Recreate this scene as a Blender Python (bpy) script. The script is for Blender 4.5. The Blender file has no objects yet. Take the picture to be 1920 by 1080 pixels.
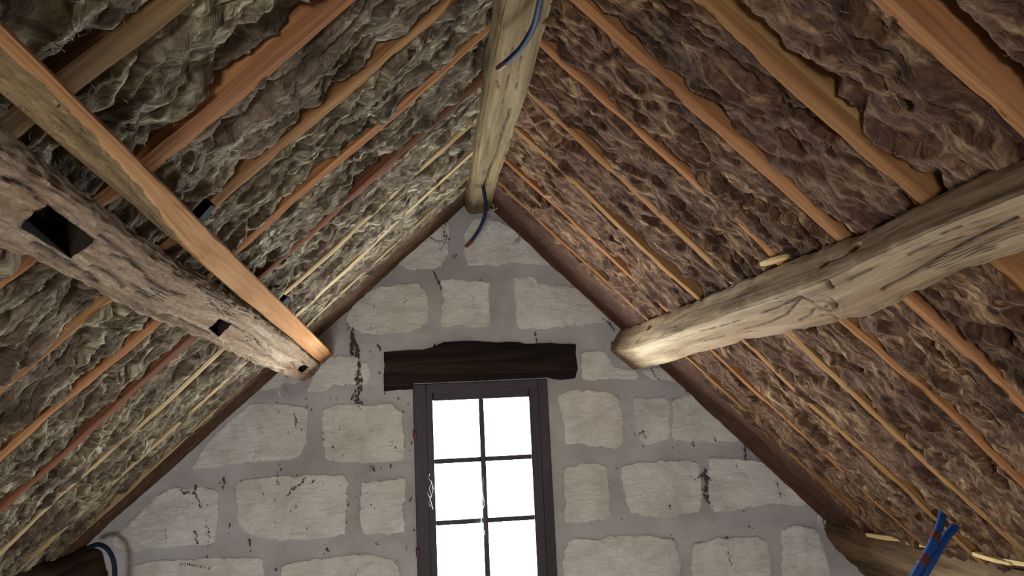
import bpy, math, random
import numpy as np
from mathutils import Matrix, Vector

# ------------------------------------------------------------------ camera, sky, exposure
scene = bpy.context.scene
COL = scene.collection
F_PX = 1450.0                      # focal length in pixels of the 1920x1080 frame
GABLE_Y = 3.6                      # inner face of the stone gable, metres from the camera
CAM = np.array([0.0, 0.0, 1.55])
_d = np.array([(817 - 960) / F_PX, -(768 - 540) / F_PX, -1.0]); _d /= np.linalg.norm(_d)
_a = 0.039 / F_PX * _d[0] - _d[1] / F_PX
_b = (907 - 0.039 * 900 - 960) / F_PX * _d[0] + 540 / F_PX * _d[1] - _d[2]
_y = -_b / _a; _x = 907 + 0.039 * (_y - 900)
_u = np.array([(_x - 960) / F_PX, -(_y - 540) / F_PX, -1.0]); _u /= np.linalg.norm(_u)
if _u[1] < 0: _u = -_u
ROT = np.stack([np.cross(_d, _u), _d, _u])          # camera axes -> world axes
cd = bpy.data.cameras.new('camera'); cam = bpy.data.objects.new('camera', cd); COL.objects.link(cam)
cd.sensor_width = 36.0; cd.lens = 36.0 * F_PX / 1920.0; cd.clip_start = 0.02
mw = Matrix([list(ROT[i]) + [CAM[i]] for i in range(3)] + [[0, 0, 0, 1]])
cam.matrix_world = mw
scene.camera = cam

w = bpy.data.worlds.new('overcast_sky'); scene.world = w; w.use_nodes = True
bg = w.node_tree.nodes['Background']
bg.inputs['Color'].default_value = (0.90, 0.955, 1.0, 1); bg.inputs['Strength'].default_value = 10.0
vs = scene.view_settings
vs.view_transform = 'Standard'; vs.look = 'None'; vs.gamma = 1.0; vs.use_curve_mapping = False
vs.exposure = 3.55
scene.cycles.use_denoising = True
scene.cycles.max_bounces = 8; scene.cycles.diffuse_bounces = 6
scene.cycles.transparent_max_bounces = 8
BACK_Y = -2.6
BACK_WIN = (-0.65, -0.05, 0.50, 1.00)        # x0, x1, z0, z1 of the opening in the gable behind the camera
def portal(name, loc, sx, sz, towards):
    l = bpy.data.lights.new(name, 'AREA'); l.shape = 'RECTANGLE'; l.size = sx; l.size_y = sz
    l.cycles.is_portal = True
    o = bpy.data.objects.new(name, l); COL.objects.link(o); o.location = loc
    o.rotation_euler = (math.radians(-90 if towards < 0 else 90), 0, 0)
portal('window_portal', (0.21, GABLE_Y + 0.13, 1.15), 0.62, 1.1, -1)
portal('opening_portal', ((BACK_WIN[0] + BACK_WIN[1]) / 2, BACK_Y - 0.21, (BACK_WIN[2] + BACK_WIN[3]) / 2),
       BACK_WIN[1] - BACK_WIN[0], BACK_WIN[3] - BACK_WIN[2], 1)

# ------------------------------------------------------------------ geometry of the place
KL, BL = 0.87525, 2.37142          # left slope:  z = BL + KL*x
KR, BR = -1.01818, 2.79816         # right slope: z = BR + KR*x
APEX_X = (BR - BL) / (KL - KR); APEX_Z = BL + KL * APEX_X
APEX = np.array([APEX_X, 0, APEX_Z])
def unit(v): v = np.array(v, float); return v / np.linalg.norm(v)
DL = unit((-1, 0, -KL)); DR = unit((1, 0, KR))              # down-slope directions
NL = unit((KL, 0, -1)); NR = unit((KR, 0, -1))              # into the room
SIDE = {'L': (DL, NL), 'R': (DR, NR)}
def slope_pt(side, s, y, h=0.0):
    d, n = SIDE[side]; return APEX + d * s + n * h + np.array([0, y, 0])
def ray(px, py): return ROT @ np.array([(px - 960) / F_PX, -(py - 540) / F_PX, -1.0])
def on_y(px, py, Y=GABLE_Y):
    v = ray(px, py); return CAM + v * (Y / v[1])
def on_z(px, py, Z):
    v = ray(px, py); return CAM + v * ((Z - CAM[2]) / v[2])
def on_slope(px, py, side, h=0.0):
    v = ray(px, py); n = SIDE[side][1]; p0 = APEX + n * h
    return CAM + v * (np.dot(p0 - CAM, n) / np.dot(v, n))

# ------------------------------------------------------------------ numpy noise
def _hash(ix, iy, iz, seed):
    h = (ix * 374761393 + iy * 668265263 + iz * 2147483647 + seed * 1274126177) & 0xFFFFFFFF
    h = ((h ^ (h >> 13)) * 1274126177) & 0xFFFFFFFF
    h = ((h ^ (h >> 16)) * 2246822519) & 0xFFFFFFFF
    return h ^ (h >> 15)
_G = np.array([(1,1,0),(-1,1,0),(1,-1,0),(-1,-1,0),(1,0,1),(-1,0,1),(1,0,-1),(-1,0,-1),(0,1,1),(0,-1,1),(0,1,-1),(0,-1,-1)], float)
def perlin(x, y, z=0.0, seed=0):
    x, y, z = np.broadcast_arrays(np.asarray(x, float), np.asarray(y, float), np.asarray(z, float))
    ix, iy, iz = np.floor(x).astype(np.int64), np.floor(y).astype(np.int64), np.floor(z).astype(np.int64)
    fx, fy, fz = x - ix, y - iy, z - iz
    sx, sy, sz = (t * t * t * (t * (t * 6 - 15) + 10) for t in (fx, fy, fz))
    out = 0
    for dx in (0, 1):
        for dy in (0, 1):
            for dz in (0, 1):
                g = _G[_hash(ix + dx, iy + dy, iz + dz, seed) % 12]
                v = g[..., 0] * (fx - dx) + g[..., 1] * (fy - dy) + g[..., 2] * (fz - dz)
                out = out + v * (sx if dx else 1 - sx) * (sy if dy else 1 - sy) * (sz if dz else 1 - sz)
    return out
def fbm(x, y, z=0.0, o=4, seed=0, gain=0.5):
    t, a, f = 0, 1.0, 1.0
    for i in range(o):
        t = t + a * perlin(x * f, y * f, np.asarray(z) * f, seed + i * 17); a *= gain; f *= 2.03
    return t
def ridged(x, y, z=0.0, o=3, seed=0):
    t, a, f = 0, 1.0, 1.0
    for i in range(o):
        t = t + a * (1 - 2.2 * np.abs(perlin(x * f, y * f, np.asarray(z) * f, seed + i * 31))); a *= 0.5; f *= 2.1
    return t / 1.75
def sstep(a, b, x):
    t = np.clip((x - a) / (b - a), 0, 1); return t * t * (3 - 2 * t)

# ------------------------------------------------------------------ object helpers
def tag(o, label=None, cat=None, group=None, kind=None):
    if label: o['label'] = label
    if cat: o['category'] = cat
    if group: o['group'] = group
    if kind: o['kind'] = kind
    return o
def mesh_obj(name, verts, faces, mat, parent=None, smooth=False, grain=None, crack_shade_knot=None, me=None):
    if me is None:
        me = bpy.data.meshes.new(name)
        me.from_pydata([tuple(map(float, v)) for v in verts], [], [tuple(map(int, f)) for f in faces]); me.update()
        if grain is not None:
            a = me.attributes.new('grain', 'FLOAT_VECTOR', 'POINT'); a.data.foreach_set('vector', np.asarray(grain, np.float32).ravel())
        if crack_shade_knot is not None:
            a = me.attributes.new('crack_shade_knot', 'FLOAT', 'POINT'); a.data.foreach_set('value', np.asarray(crack_shade_knot, np.float32).ravel())
        if smooth: me.polygons.foreach_set('use_smooth', [True] * len(me.polygons))
        if mat: me.materials.append(mat)
    o = bpy.data.objects.new(name, me); COL.objects.link(o)
    if parent: o.parent = parent
    return o
def grid_mesh(name, P, mat, parent=None, smooth=True, keep=None, flip=False, grain=None):
    """P: (n, m, 3) array of points -> one sheet"""
    n, m = P.shape[:2]
    idx = np.arange(n * m).reshape(n, m)
    q = np.stack([idx[:-1, :-1], idx[1:, :-1], idx[1:, 1:], idx[:-1, 1:]], -1)
    if keep is not None: q = q[keep]
    q = q.reshape(-1, 4)
    if flip: q = q[:, ::-1]
    me = bpy.data.meshes.new(name)
    V = np.ascontiguousarray(P.reshape(-1, 3), np.float32); k = len(q)
    me.vertices.add(len(V)); me.vertices.foreach_set('co', V.ravel())
    me.loops.add(k * 4); me.loops.foreach_set('vertex_index', np.ascontiguousarray(q, np.int32).ravel())
    me.polygons.add(k); me.polygons.foreach_set('loop_start', np.arange(0, k * 4, 4, dtype=np.int32))
    if smooth: me.polygons.foreach_set('use_smooth', np.ones(k, bool))
    me.update(calc_edges=True); me.validate()
    if grain is not None:
        a = me.attributes.new('grain', 'FLOAT_VECTOR', 'POINT'); a.data.foreach_set('vector', np.asarray(grain, np.float32).ravel())
    me.materials.append(mat)
    return mesh_obj(name, None, None, None, parent, me=me)
def box_vf(x0, x1, y0, y1, z0, z1):
    v = [(x, y, z) for x in (x0, x1) for y in (y0, y1) for z in (z0, z1)]
    f = [(0, 1, 3, 2), (4, 6, 7, 5), (0, 4, 5, 1), (2, 3, 7, 6), (0, 2, 6, 4), (1, 5, 7, 3)]
    return v, f
def box(name, b, mat, parent=None, bevel=0.0, grain_axis=None):
    v, f = box_vf(*b)
    g = None
    if grain_axis is not None:
        g = [((p[grain_axis]), p[(grain_axis + 1) % 3], p[(grain_axis + 2) % 3]) for p in v]
    o = mesh_obj(name, v, f, mat, parent, grain=g)
    if bevel:
        m = o.modifiers.new('bevel', 'BEVEL'); m.width = bevel; m.segments = 2
    return o
def catmull(P, t):
    """P (K, ...) control values, t in [0, K-1]"""
    P = np.asarray(P, float); K = len(P); i = np.clip(np.floor(t).astype(int), 0, K - 2); u = (t - i)
    u = u.reshape(u.shape + (1,) * (P.ndim - 1))
    p0, p1, p2, p3 = P[np.clip(i - 1, 0, K - 1)], P[i], P[i + 1], P[np.clip(i + 2, 0, K - 1)]
    return 0.5 * (2 * p1 + (p2 - p0) * u + (2 * p0 - 5 * p1 + 4 * p2 - p3) * u ** 2 + (3 * p1 - p0 - 3 * p2 + p3) * u ** 3)
def seg_dist(V, poly):
    d = np.full(len(V), 9.0)
    for a, b in zip(poly[:-1], poly[1:]):
        a, b = np.array(a), np.array(b); ab = b - a
        t = np.clip(((V - a) @ ab) / (ab @ ab + 1e-12), 0, 1)
        d = np.minimum(d, np.linalg.norm(V - (a + t[:, None] * ab), axis=1))
    return d
def timber(name, sections, mat, parent=None, step=0.02, cross=0.02, rough=0.003, freq=14.0, seed=1, round_=0.004,
           cracks=(), knots=(), fine_range=None, smooth=True, stretch=0.25):
    """loft of corner polygons (K, N, 3); noise-roughened faces, rounded arrises, grooves along the crack lines"""
    S = np.array(sections, float); K, N = S.shape[:2]
    cen = S.mean(1); seg = np.linalg.norm(np.diff(cen, axis=0), axis=1); cum = np.concatenate([[0], np.cumsum(seg)])
    ts = []
    for k in range(K - 1):
        st = step
        if fine_range and not (fine_range[0] <= (cen[k, 1] + cen[k + 1, 1]) / 2 <= fine_range[1]): st = 0.12
        n = max(1, int(round(seg[k] / st))); ts += list(k + np.arange(n) / n)
    ts.append(K - 1); ts = np.array(ts, float)
    R = catmull(S, ts); T = len(ts)
    slen = np.interp(ts, np.arange(K), cum)
    cols, per = [], []
    acc = 0.0
    for j in range(N):
        a, b = R[:, j], R[:, (j + 1) % N]
        L = np.linalg.norm(S[:, j] - S[:, (j + 1) % N], axis=1).max(); n = max(2, int(round(L / cross)))
        for q in range(n):
            u = q / n
            cols.append(a * (1 - u) + b * u); per.append(acc + L * u)
            if q == 0: corner = len(cols) - 1
        acc += L
    P = np.stack(cols, 1); M_ = P.shape[1]
    C0 = P.mean(1, keepdims=True); out = P - C0; ln = np.linalg.norm(out, axis=2, keepdims=True); out = out / ln
    # arris rounding: pull points near the corners inwards
    Cn = R[:, None, :, :]
    dc = np.min(np.linalg.norm(P[:, :, None, :] - Cn, axis=3), axis=2)
    pull = -round_ * np.exp(-(dc / max(round_ * 2.2, 1e-4)) ** 2)
    G = np.stack([np.broadcast_to(slen[:, None], P.shape[:2]), np.broadcast_to(np.array(per)[None, :], P.shape[:2]),
                  np.full(P.shape[:2], seed * 3.7)], -1)
    nz = fbm(G[..., 0] * freq * stretch, G[..., 1] * freq, seed * 5.3, 4, seed)
    big = fbm(P[..., 0] * 3, P[..., 1] * 2.2, P[..., 2] * 3 + seed, 2, seed + 5)
    chip = np.maximum(0, fbm(G[..., 0] * 9, G[..., 1] * 3, seed * 1.3, 3, seed + 9)) * np.exp(-(dc / 0.022) ** 2)
    V = P + out * (pull + rough * nz + rough * 1.3 * big - rough * 3.0 * chip)[..., None]
    Vf = V.reshape(-1, 3); crack_shade_knot = np.zeros(len(Vf)); of = out.reshape(-1, 3)
    disp = np.zeros(len(Vf))
    Pf = P.reshape(-1, 3)
    for (poly, wid, dep) in cracks:
        poly = np.array(poly)
        jit = 0.004 * perlin(Pf[:, 1] * 22, Pf[:, 0] * 12, Pf[:, 2] * 12, seed + 77)[:, None] * np.array([0.7, 0, 0.7])
        d = seg_dist(Pf + jit, poly); g = np.exp(-(d / wid) ** 2)
        disp -= dep * g; crack_shade_knot = np.maximum(crack_shade_knot, g)  # shade of the crack's depth, painted on as a dark tone
    for (c, r) in knots:
        q = Pf - np.array(c); d = np.linalg.norm(q * np.array([1, 0.75, 1]), axis=1)
        e = np.exp(-(d / r) ** 2)
        ring = 0.5 + 0.5 * np.cos(d / r * 9.0 + 2.0 * perlin(q[:, 0] * 30, q[:, 1] * 30, q[:, 2] * 30, seed))
        disp += 0.008 * e - 0.006 * e * ring; crack_shade_knot = np.maximum(crack_shade_knot, 0.85 * e * ring ** 3)
    Vf = Vf + of * disp[:, None]
    faces = []
    for i in range(T - 1):
        for j in range(M_):
            j2 = (j + 1) % M_
            faces.append((i * M_ + j, i * M_ + j2, (i + 1) * M_ + j2, (i + 1) * M_ + j))
    G = list(map(tuple, G.reshape(-1, 3))); Vl = list(map(tuple, Vf)); crack_shade_knot = list(crack_shade_knot)
    for i, rev in ((0, True), (T - 1, False)):          # end caps as fans
        c = Vf[i * M_:(i + 1) * M_].mean(0); ci = len(Vl); Vl.append(tuple(c)); crack_shade_knot.append(0.0)
        G.append((slen[i], 0.0, seed * 3.7))
        for j in range(M_):
            j2 = (j + 1) % M_
            a, b = i * M_ + j, i * M_ + j2
            faces.append((ci, b, a) if rev else (ci, a, b))
    o = mesh_obj(name, Vl, faces, mat, parent, smooth, grain=G, crack_shade_knot=crack_shade_knot)
    o.data.set_sharp_from_angle(angle=math.radians(42))
    return o
def orient_out(o):
    import bmesh
    bm = bmesh.new(); bm.from_mesh(o.data); bmesh.ops.recalc_face_normals(bm, faces=bm.faces); bm.to_mesh(o.data); bm.free()
def tube(name, pts, r, mat, parent=None, sides=8, step=0.006, corrugate=0.0, pitch=0.008, taper=None, flat=None, seed=0, rnoise=0.0):
    P = np.array(pts, float); seg = np.linalg.norm(np.diff(P, axis=0), axis=1); L = seg.sum()
    n = max(4, int(L / step)); cum = np.concatenate([[0], np.cumsum(seg)])
    t = np.interp(np.linspace(0, L, n), cum, np.arange(len(P)))
    C = catmull(P, t); T = np.gradient(C, axis=0); T /= np.linalg.norm(T, axis=1, keepdims=True) + 1e-9
    up = np.array([0.31, 0.2, 0.93]); A = np.cross(T, up); A /= np.linalg.norm(A, axis=1, keepdims=True) + 1e-9
    B = np.cross(T, A)
    s = np.linspace(0, L, n); rr = np.full(n, r)
    if corrugate: rr = rr * (1 + corrugate * np.sin(s / pitch * 2 * math.pi))
    if taper is not None: rr = rr * np.interp(s / L, np.linspace(0, 1, len(taper)), taper)
    if rnoise: rr = rr * (1 + rnoise * perlin(s * 90, seed * 1.7, 0.3, seed))
    V, Fc = [], []
    for i in range(n):
        for k in range(sides):
            a = 2 * math.pi * k / sides
            o = A[i] * math.cos(a) * rr[i] + B[i] * math.sin(a) * rr[i]
            if flat is not None: o = o - np.dot(o, flat) * np.array(flat) * 0.7
            V.append(C[i] + o)
    for i in range(n - 1):
        for k in range(sides):
            k2 = (k + 1) % sides
            Fc.append((i * sides + k, i * sides + k2, (i + 1) * sides + k2, (i + 1) * sides + k))
    Fc.append(tuple(range(sides))[::-1]); Fc.append(tuple((n - 1) * sides + k for k in range(sides)))
    o = mesh_obj(name, V, Fc, mat, parent, smooth=True)
    return o

# ------------------------------------------------------------------ materials
def srgb(r, g, b):
    f = lambda c: (c / 255 / 12.92) if c / 255 <= 0.04045 else ((c / 255 + 0.055) / 1.055) ** 2.4
    return (f(r), f(g), f(b), 1)
class NT:
    def __init__(s, name):
        s.m = bpy.data.materials.new(name); s.m.use_nodes = True; s.t = s.m.node_tree; s.n = s.t.nodes
        s.bsdf = s.n['Principled BSDF']; s.out = s.n['Material Output']
    def add(s, typ, **kw):
        n = s.n.new(typ)
        for k, v in kw.items(): setattr(n, k, v)
        return n
    def link(s, a, b): s.t.links.new(a, b)
    def noise(s, vec, scale, detail=4, rough=0.55, dist=0.0):
        n = s.add('ShaderNodeTexNoise'); n.inputs['Scale'].default_value = scale; n.inputs['Detail'].default_value = detail
        n.inputs['Roughness'].default_value = rough; n.inputs['Distortion'].default_value = dist
        if vec is not None: s.link(vec, n.inputs['Vector'])
        return n.outputs['Fac']
    def mapping(s, vec, scale=(1, 1, 1), rot=(0, 0, 0), loc=(0, 0, 0)):
        n = s.add('ShaderNodeMapping'); n.inputs['Scale'].default_value = scale; n.inputs['Rotation'].default_value = rot
        n.inputs['Location'].default_value = loc
        s.link(vec, n.inputs['Vector']); return n.outputs['Vector']
    def ramp(s, fac, stops, interp='LINEAR'):
        n = s.add('ShaderNodeValToRGB'); n.color_ramp.interpolation = interp
        e = n.color_ramp.elements
        while len(e) < len(stops): e.new(0.5)
        for i, (p, c) in enumerate(stops): e[i].position = p; e[i].color = c if len(c) == 4 else (*c, 1)
        s.link(fac, n.inputs['Fac']); return n.outputs['Color']
    def mix(s, fac, a, b, typ='MIX'):
        n = s.add('ShaderNodeMix', data_type='RGBA', blend_type=typ)
        if isinstance(fac, (int, float)): n.inputs[0].default_value = fac
        else: s.link(fac, n.inputs[0])
        for v, i in ((a, 6), (b, 7)):
            if isinstance(v, tuple): n.inputs[i].default_value = v
            else: s.link(v, n.inputs[i])
        return n.outputs[2]
    def math(s, op, a, b=0.0):
        n = s.add('ShaderNodeMath', operation=op)
        for v, i in ((a, 0), (b, 1)):
            if isinstance(v, (int, float)): n.inputs[i].default_value = v
            else: s.link(v, n.inputs[i])
        return n.outputs[0]
    def bump(s, h, strength=0.5, dist=0.01, prev=None):
        n = s.add('ShaderNodeBump'); n.inputs['Strength'].default_value = strength; n.inputs['Distance'].default_value = dist
        s.link(h, n.inputs['Height'])
        if prev is not None: s.link(prev, n.inputs['Normal'])
        return n.outputs['Normal']
    def coords(s): return s.add('ShaderNodeTexCoord').outputs['Object']
    def attr(s, name, out='Vector'):
        n = s.add('ShaderNodeAttribute'); n.attribute_name = name; return n.outputs[out]
    def finish(s, color, rough=0.85, normal=None, spec=0.2):
        if isinstance(color, tuple): s.bsdf.inputs['Base Color'].default_value = color
        else: s.link(color, s.bsdf.inputs['Base Color'])
        if isinstance(rough, (int, float)): s.bsdf.inputs['Roughness'].default_value = rough
        else: s.link(rough, s.bsdf.inputs['Roughness'])
        s.bsdf.inputs['Specular IOR Level'].default_value = spec
        if normal is not None: s.link(normal, s.bsdf.inputs['Normal'])
        return s.m
W1, K0 = (1, 1, 1, 1), (0, 0, 0, 1)
def wood(name, dark, mid, light, streak=45.0, blotch=None, blotch_amt=0.5, crack=0.0, bump=0.4, rough=0.95, spec=0.03, fine=160.0, pits=0.0):
    t = NT(name); g = t.attr('grain'); ob = t.coords()
    n1 = t.noise(t.mapping(g, (1.6, streak, 1)), 1.0, 5, 0.6, 0.6)
    col = t.ramp(n1, [(0.28, dark), (0.5, mid), (0.74, light)])
    n2 = t.noise(t.mapping(g, (5, fine, 1)), 1.0, 3, 0.6)
    col = t.mix(0.35, col, t.ramp(n2, [(0.3, (0.35, 0.33, 0.3)), (0.6, W1)]), 'MULTIPLY')
    n3 = t.noise(t.mapping(g, (1.1, 6, 1), loc=(7, 3, 0)), 1.0, 4, 0.6)
    if blotch: col = t.mix(t.math('MULTIPLY', t.ramp(n3, [(0.45, K0), (0.65, W1)]), blotch_amt), col, blotch)
    h = t.math('ADD', t.math('MULTIPLY', n1, 0.6), t.math('MULTIPLY', n2, 0.4))
    if crack:
        c = t.noise(t.mapping(g, (1.3, 26, 1), loc=(2, 9, 0)), 1.0, 3, 0.55, 0.8)
        cm = t.ramp(t.math('ABSOLUTE', t.math('SUBTRACT', c, 0.5)), [(0.0, W1), (0.012, K0)])
        gate = t.ramp(t.noise(t.mapping(g, (3, 9, 1), loc=(4, 1, 0)), 1.0, 2), [(0.5, K0), (0.58, W1)])
        cm = t.math('MULTIPLY', t.math('MULTIPLY', cm, gate), crack)
        col = t.mix(cm, col, (0.02, 0.015, 0.01, 1)); h = t.math('SUBTRACT', h, cm)
    if pits:
        pn = t.noise(t.mapping(g, (38, 95, 1), loc=(1, 5, 0)), 1.0, 6, 0.7, 1.2)
        pm = t.ramp(pn, [(0.33, W1), (0.46, K0)])
        col = t.mix(t.math('MULTIPLY', pm, 0.75 * pits), col, dark); col = t.mix(t.math('MULTIPLY', t.ramp(pn, [(0.28, W1), (0.36, K0)]), pits), col, (0.02, 0.016, 0.012, 1))
        col = t.mix(t.math('MULTIPLY', t.ramp(pn, [(0.58, K0), (0.72, W1)]), 0.6 * pits), col, light)
        h = t.math('ADD', h, t.math('MULTIPLY', pn, 2.2 * pits))
    d = t.attr('crack_shade_knot', 'Fac')
    col = t.mix(t.math('MULTIPLY', d, 0.9), col, (0.018, 0.014, 0.012, 1))  # painted crack shade and the dark rings of knots
    n5 = t.noise(ob, 260, 3, 0.7)
    nrm = t.bump(h, bump, 0.006); nrm = t.bump(n5, bump * 0.6, 0.002, nrm)
    return t.finish(col, rough, nrm, spec)
M = {}
M['rafter_orange'] = wood('pine_orange', srgb(90, 55, 34), srgb(140, 92, 58), srgb(166, 118, 76), bump=0.25, blotch=srgb(124, 86, 58), blotch_amt=0.4)
M['rafter_tan'] = wood('pine_tan', srgb(88, 60, 36), srgb(134, 96, 60), srgb(160, 124, 82), bump=0.25, blotch=srgb(122, 76, 44), blotch_amt=0.5)
M['rafter_shaded'] = wood('pine_shaded', srgb(74, 54, 34), srgb(114, 86, 56), srgb(138, 110, 74), bump=0.25)  # pine coloured darker to carry the shade on the nearest left rafters
M['rafter_pale'] = wood('pine_pale', srgb(116, 92, 66), srgb(158, 132, 98), srgb(184, 162, 128), bump=0.25)
M['rafter_red'] = wood('pine_red', srgb(62, 38, 28), srgb(98, 62, 44), srgb(124, 84, 60), bump=0.25)
M['kraft'] = wood('brown_board', srgb(70, 48, 38), srgb(98, 70, 56), srgb(122, 92, 72), streak=18, bump=0.3, rough=0.7)
M['purlin_left'] = wood('grey_worm_eaten_oak', srgb(108, 84, 68), srgb(182, 153, 126), srgb(216, 192, 166), streak=34, blotch=srgb(160, 124, 98), blotch_amt=0.55, crack=0.9, bump=1.0, rough=0.95, fine=90, pits=0.9)
M['purlin_right'] = wood('pale_oak', srgb(104, 84, 64), srgb(156, 132, 104), srgb(184, 164, 134), streak=22, blotch=srgb(148, 110, 84), blotch_amt=0.55, crack=0.8, bump=0.6, pits=0.3, rough=0.85)
M['ridge'] = wood('weathered_oak', srgb(74, 60, 42), srgb(112, 96, 72), srgb(138, 121, 94), streak=24, blotch=srgb(150, 120, 84), blotch_amt=0.4, crack=0.6, bump=0.5)
M['stick'] = wood('sawn_poplar', srgb(136, 92, 58), srgb(170, 122, 80), srgb(194, 150, 106), streak=26, blotch=srgb(156, 100, 62), blotch_amt=0.5, bump=0.25)
M['wane'] = wood('mossy_bark_edge', srgb(84, 70, 54), srgb(178, 144, 102), srgb(222, 188, 140), streak=30, blotch=srgb(104, 98, 80), blotch_amt=0.75, bump=1.0, rough=1.0, fine=60, pits=1.0)
M['lintel'] = wood('tarred_oak', srgb(24, 20, 20), srgb(40, 31, 29), srgb(60, 46, 41), streak=24, bump=0.6, rough=0.75)
M['frame'] = wood('painted_frame', srgb(34, 24, 28), srgb(50, 35, 39), srgb(64, 46, 50), streak=20, bump=0.2, rough=0.5, spec=0.3)
M['plate'] = wood('dusty_log', srgb(80, 62, 46), srgb(122, 98, 74), srgb(152, 128, 100), streak=16, blotch=srgb(96, 78, 60), blotch_amt=0.6, crack=0.8, bump=0.9, rough=0.95)
M['mortise'] = wood('mortise_shade_wood', srgb(34, 28, 25), srgb(46, 38, 33), srgb(58, 48, 40))  # shade of the hollow mortises put into the colour of the cut faces
M['plate_dark'] = wood('dark_log', srgb(44, 36, 30), srgb(66, 54, 44), srgb(88, 74, 60), streak=16, bump=0.9, rough=0.95)
M['chip'] = wood('fresh_chip', srgb(170, 132, 84), srgb(206, 172, 118), srgb(228, 204, 156), streak=30)

def wool(name, dark, mid, light, tint, ang):
    t = NT(name); ob = t.attr('grain')
    warp = t.add('ShaderNodeTexNoise'); warp.inputs['Scale'].default_value = 7.0; warp.inputs['Detail'].default_value = 3
    t.link(ob, warp.inputs['Vector'])
    vm = t.add('ShaderNodeVectorMath', operation='MULTIPLY_ADD'); t.link(warp.outputs['Color'], vm.inputs[0])
    vm.inputs[1].default_value = (0.12, 0.12, 0.0); t.link(ob, vm.inputs[2]); v = vm.outputs[0]
    mp = t.mapping(v, (14, 46, 1), (0, 0, ang))
    n1 = t.noise(mp, 1.0, 6, 0.62, 0.8)
    n2 = t.noise(t.mapping(v, (60, 190, 1), (0, 0, ang * 1.4)), 1.0, 4, 0.6, 0.6)
    n3 = t.noise(ob, 3.2, 4, 0.6)
    n4 = t.noise(t.mapping(ob, (5, 9, 1), loc=(3, 8, 0)), 1.0, 3, 0.6)
    col = t.ramp(n1, [(0.34, dark), (0.5, mid), (0.68, light)])
    col = t.mix(t.ramp(n3, [(0.42, K0), (0.66, (0.75, 0.75, 0.75))]), col, tint)
    col = t.mix(t.ramp(n4, [(0.46, K0), (0.62, (0.7, 0.7, 0.7))]), col, dark)
    col = t.mix(0.6, col, t.ramp(n2, [(0.3, (0.3, 0.28, 0.27)), (0.56, (1, 1, 1)), (0.75, (1.0, 1.0, 1.0))]), 'MULTIPLY')
    h = t.math('ADD', t.math('MULTIPLY', n1, 0.7), t.math('MULTIPLY', n2, 0.35))
    nrm = t.bump(h, 0.9, 0.02)
    return t.finish(col, 1.0, nrm, 0.05)
M['wool_L'] = wool('mineral_wool_grey', srgb(62, 48, 40), srgb(124, 109, 88), srgb(196, 184, 156), srgb(114, 94, 80), 0.25)
M['wool_R'] = wool('mineral_wool_brown', srgb(58, 40, 33), srgb(108, 79, 60), srgb(174, 140, 102), srgb(100, 71, 61), -0.25)
def plain(name, col, rough=0.8, spec=0.2, nscale=0, bumpd=0.002, var=None):
    t = NT(name); c = col; nrm = None
    if nscale:
        n = t.noise(t.coords(), nscale, 4, 0.6)
        if var: c = t.ramp(n, [(0.3, col), (0.7, var)])
        nrm = t.bump(n, 0.5, bumpd)
    return t.finish(c, rough, nrm, spec)
M['fibre_L'] = plain('wool_fibres_grey', srgb(184, 170, 146), 1.0, 0.05, 20, var=srgb(128, 108, 90))
M['fibre_R'] = plain('wool_fibres_brown', srgb(160, 136, 106), 1.0, 0.05, 20, var=srgb(104, 80, 64))
M['deck'] = plain('roof_underlay', srgb(84, 58, 46), 0.9, 0.1, 12, var=srgb(58, 42, 36))
M['tube'] = plain('blue_conduit', srgb(12, 24, 54), 0.75, 0.4)
M['tube_bright'] = plain('bright_blue_conduit', srgb(18, 58, 116), 0.5, 0.4)
M['tip'] = plain('red_brown_tape', srgb(84, 36, 34), 0.6, 0.3)
M['black'] = plain('black_peg', srgb(18, 17, 18), 0.9, 0.1)
M['soot'] = plain('soot', srgb(104, 90, 90), 1.0, 0.02)
M['web'] = plain('cobweb', srgb(205, 205, 200), 1.0, 0.05)
M['hinge'] = plain('rusty_hinge', srgb(120, 64, 70), 0.7, 0.3, 60, var=srgb(84, 44, 46))
M['floor'] = plain('floor_boards', srgb(208, 198, 184), 0.8, 0.2, 6, var=srgb(184, 172, 156))
M['plaster'] = plain('rough_limewash', srgb(190, 184, 170), 0.95, 0.1, 8, 0.01, var=srgb(168, 160, 146))
def stone_mat():
    t = NT('limestone'); ob = t.coords()
    n1 = t.noise(ob, 7, 6, 0.62, 0.4); n2 = t.noise(ob, 38, 5, 0.65); n3 = t.noise(ob, 2.2, 3, 0.5)
    col = t.ramp(n1, [(0.28, srgb(192, 184, 172)), (0.5, srgb(216, 209, 199)), (0.75, srgb(230, 225, 216))])
    col = t.mix(t.ramp(n3, [(0.5, K0), (0.75, (0.6, 0.6, 0.6))]), col, srgb(192, 178, 158))
    sp = t.noise(t.mapping(ob, (60, 60, 34)), 1.0, 4, 0.7)
    spm = t.ramp(sp, [(0.66, K0), (0.71, W1)]); g = t.ramp(t.noise(ob, 5.5, 3, 0.6, 0.5), [(0.5, K0), (0.64, W1)])
    spm = t.math('MULTIPLY', spm, g)
    col = t.mix(t.math('MULTIPLY', spm, 0.85), col, srgb(66, 58, 54))
    h = t.math('ADD', t.math('MULTIPLY', n1, 0.7), t.math('MULTIPLY', n2, 0.4))
    n7 = t.noise(t.mapping(ob, (22, 22, 60), (0, 0.5, 0)), 1.0, 5, 0.7, 1.0)
    h = t.math('ADD', h, t.math('MULTIPLY', n7, 0.6))
    nrm = t.bump(h, 0.9, 0.018)
    return t.finish(col, 0.95, nrm, 0.1)
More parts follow.
